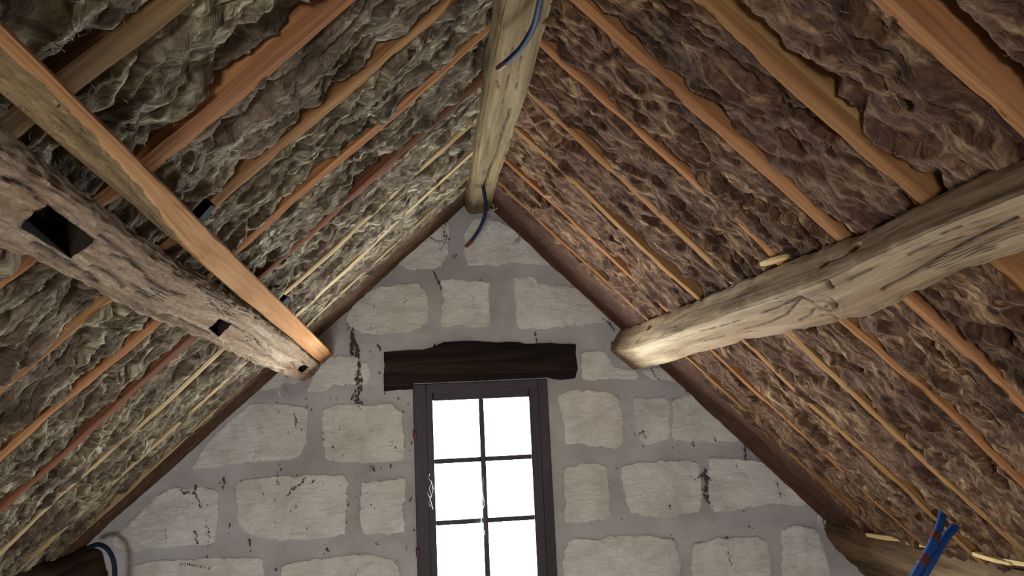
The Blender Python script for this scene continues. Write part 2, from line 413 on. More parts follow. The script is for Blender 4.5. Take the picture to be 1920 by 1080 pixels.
def mortar_mat():
    t = NT('lime_mortar'); ob = t.coords()
    n1 = t.noise(ob, 4, 5, 0.6, 0.3); n2 = t.noise(ob, 60, 4, 0.6)
    col = t.ramp(n1, [(0.3, srgb(156, 148, 144)), (0.55, srgb(174, 167, 164)), (0.78, srgb(188, 182, 178))])
    n3 = t.noise(t.mapping(ob, (1.6, 1.6, 4.0)), 1.0, 4, 0.6, 0.5)
    col = t.mix(t.ramp(n3, [(0.46, K0), (0.7, (0.65, 0.65, 0.65))]), col, srgb(142, 131, 125))
    nrm = t.bump(t.math('ADD', t.math('MULTIPLY', n1, 1.0), t.math('MULTIPLY', n2, 0.15)), 0.45, 0.012)
    return t.finish(col, 0.95, nrm, 0.1)
M['stone'] = stone_mat(); M['mortar'] = mortar_mat()
def glass_mat():
    t = NT('window_glass')
    tr = t.add('ShaderNodeBsdfTransparent'); gl = t.add('ShaderNodeBsdfGlossy'); gl.inputs['Roughness'].default_value = 0.03
    tr.inputs['Color'].default_value = (0.93, 0.97, 0.98, 1)
    mx = t.add('ShaderNodeMixShader'); mx.inputs[0].default_value = 0.06
    t.link(tr.outputs[0], mx.inputs[1]); t.link(gl.outputs[0], mx.inputs[2]); t.link(mx.outputs[0], t.out.inputs['Surface'])
    t.n.remove(t.bsdf)
    return t.m
M['glass'] = glass_mat()

# ================================================================== the setting
XL, XR = -1.95, 2.15               # knee walls
# --- front gable wall with window opening
WX0, WX1, WZ0, WZ1 = -0.085, 0.505, 0.62, 1.64
def wall_front():
    xs = np.unique(np.concatenate([np.arange(-2.3, WX0, 0.028), [WX0], np.linspace(WX0, WX1, 22), np.arange(WX1 + 0.028, 2.5, 0.028)]))
    zs = np.unique(np.concatenate([np.arange(-0.1, WZ0, 0.028), [WZ0], np.linspace(WZ0, WZ1, 38), np.arange(WZ1 + 0.028, 2.75, 0.028)]))
    X, Z = np.meshgrid(xs, zs, indexing='ij')
    Y = GABLE_Y + 0.006 * fbm(X * 3, Z * 3, 0.5, 4, 3) + 0.002 * fbm(X * 20, Z * 20, 0.1, 2, 8)
    edge = np.minimum(np.minimum(np.abs(X - WX0), np.abs(X - WX1)), np.minimum(np.abs(Z - WZ0), np.abs(Z - WZ1)))
    inside = (X >= WX0 - 1e-4) & (X <= WX1 + 1e-4) & (Z >= WZ0 - 1e-4) & (Z <= WZ1 + 1e-4)
    Y = np.where(inside, GABLE_Y, Y)
    cx = (X[:-1, :-1] + X[1:, 1:]) / 2; cz = (Z[:-1, :-1] + Z[1:, 1:]) / 2
    keep = ~((cx > WX0) & (cx < WX1) & (cz > WZ0) & (cz < WZ1))
    o = grid_mesh('wall_front', np.stack([X, Y, Z], -1), M['mortar'], keep=keep)
    tag(o, 'pale limestone gable wall with wide grey mortar joints around the window', kind='structure')
    # thickness: reveals and outer face
    y0, y1 = GABLE_Y, GABLE_Y + 0.12
    v, f = [], []
    def q(a, b, c, d):
        n = len(v); v.extend([a, b, c, d]); f.append((n, n + 1, n + 2, n + 3))
    q((WX0, y0, WZ0), (WX0, y1, WZ0), (WX0, y1, WZ1), (WX0, y0, WZ1)); q((WX1, y0, WZ0), (WX1, y0, WZ1), (WX1, y1, WZ1), (WX1, y1, WZ0))
    q((WX0, y0, WZ0), (WX1, y0, WZ0), (WX1, y1, WZ0), (WX0, y1, WZ0)); q((WX0, y0, WZ1), (WX0, y1, WZ1), (WX1, y1, WZ1), (WX1, y0, WZ1))
    for (a, b, c, d) in ((-2.4, WX0, -0.1, 2.9), (WX1, 2.6, -0.1, 2.9), (WX0, WX1, -0.1, WZ0), (WX0, WX1, WZ1, 2.9)):
        q((a, y1, c), (b, y1, c), (b, y1, d), (a, y1, d))
    mesh_obj('outer_face', v, f, M['mortar'], o)
    return o
WF = wall_front()
def stone(poly, seed, proud=0.006):
    P = np.array([on_y(*p)[[0, 2]] for p in poly]); n = len(P)
    m = 9; B = []
    for i in range(n):
        L = np.linalg.norm(P[(i + 1) % n] - P[i]); k = max(2, int(L / 0.007))
        p0, p1, p2, p3 = P[i - 1], P[i], P[(i + 1) % n], P[(i + 2) % n]
        for j in range(k):
            u = j / k
            lin = p1 * (1 - u) + p2 * u
            cat = 0.5 * (2 * p1 + (p2 - p0) * u + (2 * p0 - 5 * p1 + 4 * p2 - p3) * u * u + (3 * p1 - p0 - 3 * p2 + p3) * u ** 3)
            B.append(0.55 * lin + 0.45 * cat)
    B = np.array(B); c = B.mean(0); r = B - c; rl = np.linalg.norm(r, axis=1, keepdims=True)
    B = B + r / rl * (0.010 * fbm(B[:, 0] * 24, B[:, 1] * 24, seed * 2.1, 4, seed, 0.65))[:, None]
    r = B - c
    V, Fc = [], []; k = len(B)
    rings = [(1.0, -0.012), (1.0, 0.35), (0.99, 0.85), (0.965, 1.0), (0.9, 1.0), (0.82, 1.05), (0.72, 1.08), (0.6, 1.1), (0.47, 1.1), (0.33, 1.1), (0.18, 1.1)]
    for sc, hh in rings:
        Q = c + r * sc
        h = (proud * hh if hh > 0 else hh) + (0.0 if sc > 0.99 else 1.0) * (0.008 * fbm(Q[:, 0] * 8, Q[:, 1] * 11, seed, 4, seed + 3) + 0.004 * ridged(Q[:, 0] * 16, Q[:, 1] * 24, seed, 3, 5) - 0.001)
        for (x, z), d in zip(Q, np.broadcast_to(h, (k,))): V.append((x, GABLE_Y - d - 0.002, z))
    for a in range(len(rings) - 1):
        for j in range(k):
            j2 = (j + 1) % k
            Fc.append((a * k + j, a * k + j2, (a + 1) * k + j2, (a + 1) * k + j))
    V.append((c[0], GABLE_Y - proud * 1.1, c[1])); b0 = (len(rings) - 1) * k
    for j in range(k): Fc.append((b0 + j, b0 + (j + 1) % k, len(V) - 1))
    o = mesh_obj('stone', V, Fc, M['stone'], WF, smooth=True); orient_out(o)
    return o
STONES = [
 [(743,493),(780,507),(827,500),(840,470),(843,427),(837,410),(807,437),(773,460)],
 [(870,440),(870,470),(877,497),(923,498),(973,493),(1023,497),(1037,490),(990,450),(940,417),(890,410)],
 [(660,573),(707,540),(753,532),(790,533),(803,560),(800,607),(767,622),(710,627),(673,623),(650,600)],
 [(827,527),(870,525),(918,530),(917,560),(918,612),(880,615),(865,608),(830,613),(827,590),(832,560)],
 [(963,520),(1000,520),(1010,533),(1080,540),(1110,560),(1140,600),(1110,607),(1060,612),(1000,618),(968,612),(965,570)],
 [(612,672),(640,668),(668,668),(672,690),(671,720),(630,722),(600,735),(578,732),(590,705)],
 [(676,680),(690,682),(694,700),(690,718),(676,720)],
 [(488,733),(520,727),(540,716),(556,722),(560,705),(530,692),(506,708)],
 [(1090,660),(1135,660),(1150,688),(1190,695),(1198,704),(1190,712),(1150,710),(1095,712)],
 [(1205,696),(1236,690),(1262,700),(1272,716),(1246,713),(1222,712)],
 [(362,877),(386,835),(420,798),(470,758),(520,757),(562,760),(578,770),(574,830),(560,858),(510,865),(440,868),(400,877)],
 [(605,770),(640,757),(700,760),(735,755),(752,775),(757,800),(755,860),(710,867),(640,867),(612,860),(603,820)],
 [(1047,740),(1080,732),(1140,735),(1160,745),(1168,790),(1165,833),(1140,840),(1080,833),(1060,830),(1058,790),(1048,765)],
 [(1190,745),(1225,748),(1250,745),(1256,790),(1252,822),(1215,835),(1195,825),(1190,790)],
 [(1260,750),(1300,740),(1340,770),(1390,806),(1396,824),(1340,828),(1264,825),(1262,790)],
 [(215,1005),(255,970),(300,925),(330,915),(400,915),(410,930),(408,1000),(400,1018),(330,1025),(240,1032),(212,1022)],
 [(443,905),(480,897),(560,892),(640,890),(652,905),(650,960),(645,1000),(600,1010),(520,1012),(470,1005),(447,985),(445,940)],
 [(680,905),(710,903),(760,897),(758,960),(757,998),(680,1000),(676,960)],
 [(1057,880),(1085,870),(1135,875),(1143,930),(1140,970),(1090,980),(1060,980),(1058,930)],
 [(1165,875),(1220,865),(1290,862),(1310,870),(1315,930),(1310,960),(1240,970),(1180,960),(1168,920)],
 [(1330,860),(1400,862),(1440,868),(1490,910),(1526,940),(1500,948),(1440,945),(1340,960),(1325,920)],
 [(250,1062),(300,1050),(440,1045),(494,1050),(492,1130),(380,1138),(260,1130)],
 [(530,1062),(600,1045),(700,1040),(740,1050),(752,1075),(750,1140),(640,1150),(534,1145)],
 [(1060,1015),(1120,1010),(1190,1003),(1260,1010),(1275,1050),(1270,1120),(1160,1126),(1062,1120)],
 [(1300,1022),(1340,1008),(1420,1005),(1440,1020),(1442,1120),(1370,1124),(1302,1118),(1296,1060)],
 [(1465,992),(1510,985),(1534,1000),(1552,1060),(1556,1116),(1470,1120)],
 [(300,1160),(480,1160),(485,1260),(310,1265)], [(520,1172),(760,1166),(762,1268),(524,1272)],
 [(1056,1150),(1210,1146),(1214,1250),(1060,1256)], [(1245,1152),(1420,1146),(1430,1246),(1250,1252)],
 [(1532,962),(1548,958),(1560,968),(1556,984),(1540,988),(1531,976)],
]
for i, p in enumerate(STONES): stone(p, i + 1, 0.004 if i in (9, 7, 30) else 0.0065)
# sooty threads and stains clinging to the wall
SOOT = [
 [(658,618),(662,640),(660,662),(668,682)], [(664,640),(670,655),(668,672)], [(671,680),(673,720),(672,750),(678,766)], [(672,760),(684,778),(690,790)],
 [(812,508),(818,522),(828,540)], [(838,410),(832,432),(836,452),(828,470)], [(806,446),(820,454),(832,452)],
 [(884,552),(888,565),(886,580)], [(1003,620),(1006,640),(1003,652)],
 [(1320,880),(1326,898),(1322,920),(1328,944)], [(1286,888),(1302,898),(1320,890),(1334,902)],
 [(1362,1005),(1362,1022),(1366,1048),(1370,1060)], [(1395,835),(1397,850),(1396,864)],
 [(538,930),(552,916),(566,905),(576,890)], [(332,912),(346,924),(366,924),(372,936),(378,950)], [(366,925),(368,910)],
 [(478,968),(486,966)], [(312,992),(314,1010)], [(388,975),(392,992),(394,1010)], [(368,995),(371,1020)],
 [(418,895),(422,905),(418,918)], [(520,885),(522,908)], [(466,1008),(470,1022)], [(338,1056),(368,1060),(400,1066)],
 [(552,772),(556,790),(554,806)], [(1196,818),(1204,808),(1210,824)], [(1252,946),(1256,955)],
 [(1547,958),(1541,975),(1547,994),(1556,1006)], [(1528,950),(1532,966)], [(1148,640),(1146,652)], [(1222,690),(1226,705),(1236,712)], [(1268,712),(1280,722),(1288,732)],
 [(1128,598),(1140,604),(1150,618)], [(1058,507),(1064,516),(1072,524)], [(1442,862),(1446,876)], [(1452,900),(1458,915),(1462,930)],
]
def blobs(name, centres, parent, rg):
    v, f = [], []
    for (x, z, r) in centres:
        n0 = len(v); k = 7; el = rg.uniform(0.8, 3.2); tl = rg.uniform(-0.5, 0.5)
        y = GABLE_Y - 0.0115
        v.append((x, y - 0.005, z))
        for j in range(k):
            a = 2 * math.pi * j / k; rr = r * rg.uniform(0.45, 1.4); dx, dz = math.cos(a) * rr, math.sin(a) * rr * el
            v.append((x + dx + tl * dz, y + 0.006, z + dz))
        for j in range(k): f.append((n0, n0 + 1 + j, n0 + 1 + (j + 1) % k))
    return mesh_obj(name, v, f, M['soot'], parent)
rgs = random.Random(17)
for i, pl in enumerate(SOOT):
    P = [on_y(x, y)[[0, 2]] for x, y in pl]; c = []
    heavy = i in (0, 1, 2, 5, 9)
    for a_, b_ in zip(P[:-1], P[1:]):
        L = np.linalg.norm(b_ - a_)
        for _ in range(max(3, int(L / (0.0022 if heavy else 0.0035)))):
            t = rgs.random(); q = a_ + (b_ - a_) * t
            sp = (0.006 if heavy else 0.0022) * (1.8 if rgs.random() < 0.12 else 1)
            c.append((q[0] + rgs.gauss(0, sp), q[1] + rgs.gauss(0, sp), rgs.uniform(0.0012, 0.006 if heavy else 0.0042)))
    blobs('soot_mark', c, WF, rgs)
rng = random.Random(5)
cs = []
for i in range(330):
    px = rng.gauss(rng.choice([640, 690, 480, 560, 360, 1230, 1350, 860, 740, 690, 500]), 55); py = rng.gauss(rng.choice([800, 790, 940, 920, 830, 560, 640, 1000]), 60)
    p = on_y(px, py)
    if WX0 - 0.02 < p[0] < WX1 + 0.02 and p[2] < 1.95: continue
    if p[2] > BL + KL * p[0] - 0.05 or p[2] > BR + KR * p[0] - 0.05: continue
    r = rng.uniform(0.001, 0.004) * (1.8 if rng.random() < 0.08 else 1)
    cs.append((p[0], p[2], r))
    for _ in range(rng.choice([0, 0, 0, 2, 5])): cs.append((p[0] + rng.gauss(0, 0.007), p[2] + rng.gauss(0, 0.01), r * rng.uniform(0.3, 0.9)))
tag(blobs('soot_specks', cs, WF, rng), kind='stuff')

# --- the rest of the shell
def shell():
    v, f = box_vf(XL - 0.25, XL, BACK_Y - 0.2, GABLE_Y + 0.3, -0.1, 0.86)
    tag(mesh_obj('wall_left', v, f, M['plaster']), 'low limewashed knee wall under the left roof slope', kind='structure')
    v, f = box_vf(XR, XR + 0.25, BACK_Y - 0.2, GABLE_Y + 0.3, -0.1, 0.82)
    tag(mesh_obj('wall_right', v, f, M['plaster']), 'low limewashed knee wall under the right roof slope', kind='structure')
    v, f = box_vf(XL - 0.25, XR + 0.25, BACK_Y - 0.2, GABLE_Y, -0.12, 0.0)
    tag(mesh_obj('floor', v, f, M['floor']), 'bare boarded attic floor', kind='structure')
    x0, x1, z0, z1 = BACK_WIN; v, f = [], []
    for b in ((XL - 0.3, x0, -0.1, 2.9), (x1, XR + 0.3, -0.1, 2.9), (x0, x1, -0.1, z0), (x0, x1, z1, 2.9)):
        a, c = box_vf(b[0], b[1], BACK_Y - 0.2, BACK_Y, b[2], b[3]); n = len(v); v += a; f += [tuple(i + n for i in q) for q in c]
    tag(mesh_obj('wall_back', v, f, M['plaster']), 'limewashed gable wall with a wide opening behind the viewer', kind='structure')
    for s, nm in (('L', 'ceiling_left'), ('R', 'ceiling_right')):
        smax = 3.45; h0, h1 = -0.085, -0.12
        v = []
        for y in (BACK_Y - 0.2, GABLE_Y + 0.35):
            for (ss, h) in ((-0.14, h0), (smax, h0), (smax, h1), (-0.14, h1)): v.append(slope_pt(s, ss, y, h))
        f = [(0, 1, 5, 4), (1, 2, 6, 5), (2, 3, 7, 6), (3, 0, 4, 7), (0, 3, 2, 1), (4, 5, 6, 7)]
        tag(mesh_obj(nm, v, f, M['deck']), 'brown roof underlay behind the %s rafters' % ('left' if s == 'L' else 'right'), kind='structure')
shell()

# ================================================================== window
WIN = bpy.data.objects.new('window_1', None); COL.objects.link(WIN); WIN.location = (0, 0, 0)
tag(WIN, 'narrow six-pane wooden casement window glaring white in the gable', kind='structure')
FX0, FX1, FZ0, FZ1 = -0.102, 0.52, 0.60, 1.668        # frame outer
SX0, SX1, SZ0, SZ1 = -0.042, 0.475, 0.735, 1.625      # sash outer
GX0, GX1, GZ0, GZ1 = -0.012, 0.43, 0.775, 1.588       # glass field
yf = GABLE_Y
box('jamb', (FX0, SX0, yf - 0.012, yf + 0.06, FZ0, FZ1), M['frame'], WIN, 0.003, 2)
box('jamb', (SX1, FX1, yf - 0.012, yf + 0.06, FZ0, FZ1), M['frame'], WIN, 0.003, 2)
box('head', (SX0, SX1, yf - 0.012, yf + 0.06, SZ1, FZ1), M['frame'], WIN, 0.003, 0)
box('sill', (FX0 - 0.02, FX1 + 0.02, yf - 0.05, yf + 0.06, FZ0 - 0.03, SZ0), M['frame'], WIN, 0.004, 0)
sash = bpy.data.objects.new('sash', None); COL.objects.link(sash); sash.parent = WIN
box('stile', (SX0 - 0.012, GX0, yf - 0.004, yf + 0.035, SZ0 - 0.012, SZ1 + 0.012), M['frame'], sash, 0.004, 2)
box('stile', (GX1, SX1 + 0.012, yf - 0.004, yf + 0.035, SZ0 - 0.012, SZ1 + 0.012), M['frame'], sash, 0.004, 2)
box('rail', (GX0, GX1, yf - 0.004, yf + 0.035, GZ1, SZ1 + 0.012), M['frame'], sash, 0.004, 0)
box('rail', (GX0, GX1, yf - 0.004, yf + 0.035, SZ0 - 0.012, GZ0), M['frame'], sash, 0.004, 0)
mx = (GX0 + GX1) / 2 - 0.0; mh = 0.0125
rowz = [GZ1, GZ1 - (GZ1 - GZ0) / 3, GZ1 - 2 * (GZ1 - GZ0) / 3, GZ0]
box('glazing_bar', (mx - mh, mx + mh, yf + 0.003, yf + 0.03, GZ0, GZ1), M['frame'], sash, 0.003, 2)
for z in rowz[1:3]:
    box('glazing_bar', (GX0, mx - mh, yf + 0.005, yf + 0.03, z - 0.0115, z + 0.0115), M['frame'], sash, 0.003, 0)
    box('glazing_bar', (mx + mh, GX1, yf + 0.005, yf + 0.03, z - 0.0115, z + 0.0115), M['frame'], sash, 0.003, 0)
for r in range(3):
    for (a, b) in ((GX0, mx - mh), (mx + mh, GX1)):
        zt = rowz[r] - (0.0115 if r else 0); zb = rowz[r + 1] + (0.0115 if r < 2 else 0)
        box('pane', (a, b, yf + 0.018, yf + 0.021, zb, zt), M['glass'], sash)
for z in (1.445, 0.93):
    o = tube('hinge', [(FX0 + 0.004, yf - 0.016, z - 0.016), (FX0 + 0.004, yf - 0.018, z), (FX0 + 0.004, yf - 0.016, z + 0.016)], 0.009, M['hinge'], WIN, 8)

# lintel
def lintel():
    px = [(720,661),(730,660),(744,659),(757,658),(770,657),(792,657),(800,655),(812,651),(814,645),(818,649),(823,646),(832,642),(850,641),(883,640),(906,641),(930,643),(950,642),(968,642),(986,646),(1010,645),(1032,644),(1056,646),(1078,646),(1079,673),(1082,693),(1077,709),(1064,711),(1050,713),(1038,711),(1027,708),(960,711),(900,714),(776,719),(774,730),(750,731),(720,734),(720,710),(721,686)]
    P = np.array([on_y(*p)[[0, 2]] for p in px]); pts = []
    n = len(P)
    for i in range(n):
        a, b = P[i], P[(i + 1) % n]; k = max(1, int(np.linalg.norm(b - a) / 0.012))
        for j in range(k):
            q = a + (b - a) * j / k; pts.append(q + 0.0025 * np.array([perlin(q[0] * 40, q[1] * 40, 1.1, 3), perlin(q[0] * 40, q[1] * 40, 5.1, 4)]))
    import bmesh
    bm = bmesh.new()
    vs_ = [bm.verts.new((x, GABLE_Y - 0.022, z)) for x, z in pts]
    fc = bm.faces.new(vs_)
    e = bmesh.ops.extrude_face_region(bm, geom=[fc])
    for g in e['geom']:
        if isinstance(g, bmesh.types.BMVert): g.co.y = GABLE_Y + 0.05
    bmesh.ops.recalc_face_normals(bm, faces=bm.faces)
    lay = bm.verts.layers.float_vector.new('grain')
    for q in bm.verts: q[lay] = (q.co.x, q.co.z, q.co.y)
    me = bpy.data.meshes.new('lintel'); bm.to_mesh(me); bm.free(); me.materials.append(M['lintel'])
    o = mesh_obj('lintel', None, None, None, me=me)
    tag(o, 'dark rough-edged oak lintel beam above the window', 'lintel')
    return o
lintel()

# ================================================================== rafters
# y of each rafter (top, bottom of slope), width, sink behind the wool face, material
RAFTERS = {
 'L': [(0.66, 0.68, 0.055, 0.0, 'rafter_shaded'), (0.955, 0.965, 0.058, 0.002, 'rafter_shaded'), (1.225, 1.31, 0.058, 0.0, 'rafter_orange'), (1.54, 1.66, 0.052, 0.006, 'rafter_tan'),
       (1.845, 1.96, 0.050, 0.0, 'rafter_orange'), (2.15, 2.28, 0.052, -0.003, 'rafter_red'), (2.49, 2.68, 0.046, 0.006, 'rafter_pale'), (2.81, 3.04, 0.044, -0.002, 'rafter_pale'),
       (3.10, 3.34, 0.030, -0.002, 'rafter_pale')],
 'R': [(0.67, 0.67, 0.055, 0.0, 'rafter_orange'), (0.975, 0.98, 0.058, -0.002, 'rafter_orange'), (1.29, 1.24, 0.054, 0.0, 'rafter_tan'), (1.59, 1.555, 0.050, -0.002, 'rafter_orange'),
       (1.89, 1.86, 0.040, 0.002, 'rafter_orange'), (2.19, 2.21, 0.044, 0.0, 'rafter_tan'), (2.53, 2.53, 0.040, 0.002, 'rafter_tan'), (2.88, 2.85, 0.034, 0.002, 'rafter_orange'),
       (3.16, 3.14, 0.028, -0.003, 'rafter_tan')],
}
SMAX = {'L': 3.0, 'R': 2.85}
ORD = ['ninth', 'eighth', 'seventh', 'sixth', 'fifth', 'fourth', 'third', 'second', 'first']
ADJ = {'rafter_shaded': 'dull brown', 'rafter_orange': 'orange pine', 'rafter_tan': 'tan pine', 'rafter_pale': 'pale thin', 'rafter_red': 'reddish brown'}
def rafter_y(side, i, s):
    a, b = RAFTERS[side][i][:2]; return a + (b - a) * np.asarray(s) / 2.4
for side in 'LR':
    for i, (ya, yb, wd, sink, mt) in enumerate(RAFTERS[side]):
        sec = []
        for k, s in enumerate(np.linspace(0.02, SMAX[side], 9)):
            y = float(rafter_y(side, i, s)) + 0.004 * math.sin(k * 1.9 + i * 2.3) * (0.4 if i > 5 else 1)
            ww = wd * 1.06 * (1 + 0.08 * math.sin(k * 2.7 + i))
            hh = (0.013 if side == 'L' else 0.008) - sink + 0.003 * math.sin(k * 3.1 + i * 1.3)
            sec.append([slope_pt(side, s, y - ww / 2, hh), slope_pt(side, s, y + ww / 2, hh), slope_pt(side, s, y + ww / 2, hh - 0.075), slope_pt(side, s, y - ww / 2, hh - 0.075)])
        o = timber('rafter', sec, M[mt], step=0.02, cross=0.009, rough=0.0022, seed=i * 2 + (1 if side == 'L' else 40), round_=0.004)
        orient_out(o)
        tag(o, '%s rafter on the %s roof slope, %s from the stone gable' % (ADJ[mt], 'left' if side == 'L' else 'right', ORD[i]), 'rafter', 'rafters of the %s slope' % ('left' if side == 'L' else 'right'))

# ================================================================== insulation
STEP = 0.007
SLITS = [('R', [(1393, 386), (1418, 416), (1455, 450), (1488, 465)], 0.011), ('R', [(1026, 104), (1050, 126)], 0.018), ('L', [(640, 268), (590, 302), (560, 328)], 0.013),
         ('L', [(903, 84), (906, 108)], 0.026), ('L', [(688, 228), (672, 244)], 0.018), ('L', [(876, 270), (866, 290)], 0.02), ('R', [(1664, 272), (1674, 278)], 0.010), ('R', [(1700, 180), (1712, 190)], 0.007),
         ('L', [(150, 700), (128, 722)], 0.008), ('L', [(560, 520), (600, 492)], 0.008), ('R', [(1740, 640), (1775, 672)], 0.012)]
def split_off(o, index, name):
    # the faces of one material become a part of their own
    import bmesh
    me2 = o.data.copy(); me2.name = name
    for me, keep in ((o.data, False), (me2, True)):
        bm = bmesh.new(); bm.from_mesh(me)
        bmesh.ops.delete(bm, geom=[f for f in bm.faces if (f.material_index == index) != keep], context='FACES')
        bm.to_mesh(me); bm.free()
    c = bpy.data.objects.new(name, me2); COL.objects.link(c); c.parent = o
    return c
def bay(side, i):
    R_ = RAFTERS[side]; n = len(R_)
    ss = np.arange(0.0, SMAX[side], STEP)
    if i == -1: lo = np.full(len(ss), 0.36); hi = rafter_y(side, 0, ss)
    elif i == n - 1: lo = rafter_y(side, n - 1, ss); hi = np.full(len(ss), GABLE_Y + 0.01)
    else: lo = rafter_y(side, i, ss); hi = rafter_y(side, i + 1, ss)
    m = max(24, int((hi - lo).mean() / STEP)); u = np.linspace(0, 1, m)
    S = np.broadcast_to(ss[:, None], (len(ss), m)); Y = lo[:, None] * (1 - u) + hi[:, None] * u
    sd = 11 if side == 'L' else 71
    wl = (R_[i][2] if i >= 0 else 0.05) / 2; wr = (R_[i + 1][2] if i < n - 1 else 0.0) / 2
    e0 = (Y - lo[:, None]) - wl                  # distance past the near rafter's far edge
    e1 = (hi[:, None] - Y) - wr                  # distance before the far rafter's near edge
    wx = 0.05 * fbm(S * 5, Y * 5, i * 3.1, 3, sd); wy = 0.05 * fbm(S * 5 + 9, Y * 5, i * 1.7, 3, sd + 2)
    a, b = S + wx, Y + wy
    k = 0.35 if side == 'L' else -0.35
    p, q = a + k * b, b - k * a
    amp = 1.0 if side == 'L' else 0.75
    h = 0.011 * fbm(a * 4, b * 7, i * 2.0, 3, sd + 4)
    h = h + amp * 0.016 * (np.abs(fbm(p * 6, q * 13, i * 3.0, 3, sd + 40)) * 2 - 0.5)
    h = h + amp * 0.012 * (ridged(p * 9, q * 26, i * 1.0, 3, sd + 6) - 0.45)
    h = h + amp * 0.007 * ridged(p * 30, q * 70, i * 1.0, 2, sd + 8) - 0.003
    pit = sstep(0.22, 0.5, fbm(a * 5.5, b * 12, i + 0.5, 3, sd + 12))
    h = h - 0.022 * pit
    big = fbm(S * 2.3, Y * 1.0 + i * 5.0, 0.7, 3, sd + 20)
    # the wool laps onto the rafters in places and gapes in others
    lap0 = fbm(S * 1.7, i * 7.7, 0.2, 4, sd + 30); lap1 = fbm(S * 1.7, i * 9.1 + 3, 0.4, 4, sd + 33)
    lap = {('L', 6): 0.6, ('L', 3): 0.2, ('R', 6): 0.35, ('R', 7): 0.32, ('R', 2): 0.1, ('R', 4): 0.1}
    b0 = lap.get((side, i), -0.25 if side == 'L' else -0.15); b1 = lap.get((side, i + 1), -0.22)
    drop0 = 0.036 * sstep(0.004, -0.016, e0 + 0.002 - 0.028 * np.clip(lap0 + b0, -0.3, 1.2)) 
    drop1 = 0.055 * sstep(0.012, -0.012, e1 - 0.045 * np.clip(lap1 + b1, -0.6, 1.2))
    h = h + 0.006 + 0.006 * big - drop0 - drop1
    if i == n - 1:                               # beside the gable: flattened brown facing
        f_ = sstep(0.24, 0.34, (GABLE_Y - Y) + 0.06 * lap1) if side == 'L' else sstep(0.34, 0.40, (GABLE_Y - Y) + 0.03 * lap1)
        flat = 0.006 + 0.005 * fbm(S * 3, Y * 5, 2.2, 3, sd) + (0.004 if side == 'L' else 0.001) * ridged(p * 8, q * 30, 0, 2, sd)
        h = h * f_ + flat * (1 - f_)
    for (sl, pts, wd_) in SLITS:
        if sl != side: continue
        Q = [on_slope(x, y, side) for x, y in pts]; Q = [((q - APEX) @ SIDE[side][0], q[1]) for q in Q]
        d2 = np.full(S.shape, 9.0)
        for (a0, b0_), (a1, b1_) in zip(Q[:-1], Q[1:]):
            da, db = a1 - a0, b1_ - b0_; tt = np.clip(((S - a0) * da + (Y - b0_) * db) / (da * da + db * db + 1e-9), 0, 1)
            d2 = np.minimum(d2, np.hypot(S - a0 - tt * da, Y - b0_ - tt * db))
        h = h - 0.075 * sstep(wd_ * 1.4, wd_ * 0.5, d2 + 0.3 * wd_ * perlin(S * 60, Y * 60, 0.5, 3))
    h = np.maximum(h, -0.075)
    d, nn = SIDE[side]
    P = APEX + S[..., None] * d + h[..., None] * nn + Y[..., None] * np.array([0, 1, 0])
    G = np.stack([S, Y, np.full_like(S, i * 1.3 + sd)], -1)
    mat = M['wool_L'] if side == 'L' else M['wool_R']
    o = grid_mesh('insulation_batt', P, mat, smooth=True, flip=(side == 'R'), grain=G.reshape(-1, 3))
    nm = 'left' if side == 'L' else 'right'
    tone = 'grey' if side == 'L' else 'brown'
    if i == n - 1:
        lab = '%s mineral wool strip with flat brown facing along the %s edge of the gable' % (tone, nm)
        me = o.data; me.materials.append(M['kraft_wool_' + side])
        fm = (f_[:-1, :-1] < 0.5).reshape(-1); me.polygons.foreach_set('material_index', fm.astype(np.int32))
        split_off(o, 1, 'brown_facing')['label'] = 'flat brown facing strip'
    elif i == -1: lab = 'shaggy %s mineral wool on the %s slope, bay nearest the viewer' % (tone, nm)
    else: lab = '%s mineral wool on the %s slope between %s and %s rafters from the gable' % (tone, nm, ORD[i], ORD[i + 1])
    tag(o, lab, 'insulation', 'mineral wool bays of the %s slope' % nm)
    # loose fibres
    rg = np.random.default_rng(100 + i + (0 if side == 'L' else 50))
    N = int((3200 if side == 'L' else (500 if i < 3 else 1300)) * (hi - lo).mean() / 0.31)
    if i == n - 1: N //= 3
    iu = rg.integers(4, len(ss) - 4, N); iv = rg.integers(2, m - 2, N)
    ok = (h[iu, iv] > -0.012) & (e0[iu, iv] > 0.0) & (e1[iu, iv] > 0.0)
    iu, iv = iu[ok], iv[ok]; N = len(iu)
    base = P[iu, iv]; L = rg.uniform(0.012, 0.05, N); ang = rg.normal(0.35 if side == 'L' else -0.35, 0.55, N)
    T = np.cos(ang)[:, None] * d + np.sin(ang)[:, None] * np.array([0, 1, 0]); B = np.cross(T, nn)
    lift = rg.uniform(0.0, 0.008, N); curl = rg.normal(0, 0.3, N); wid = rg.uniform(0.00022, 0.0006, N)
    rows = []
    for t in (0, 0.33, 0.66, 1.0):
        c = base + T * (L * (t - 0.5))[:, None] + B * (curl * L * (t - 0.5) ** 2 * 4)[:, None] + nn * (lift * (1 - (2 * t - 1) ** 2) - 0.001)[:, None]
        wv = (B * 0.8 + nn * 0.6) * (wid * (1.0 if 0 < t < 1 else 0.25))[:, None]
        rows += [c - wv, c + wv]
    V = np.stack(rows, 1).reshape(-1, 3)
    idx = np.arange(N)[:, None] * 8
    Q = np.concatenate([idx + np.array([[r, r + 1, r + 3, r + 2]]) for r in (0, 2, 4)], 0)
    me = bpy.data.meshes.new('fibres'); me.vertices.add(len(V)); me.vertices.foreach_set('co', V.astype(np.float32).ravel())
    kq = len(Q); me.loops.add(kq * 4); me.loops.foreach_set('vertex_index', Q.astype(np.int32).ravel())
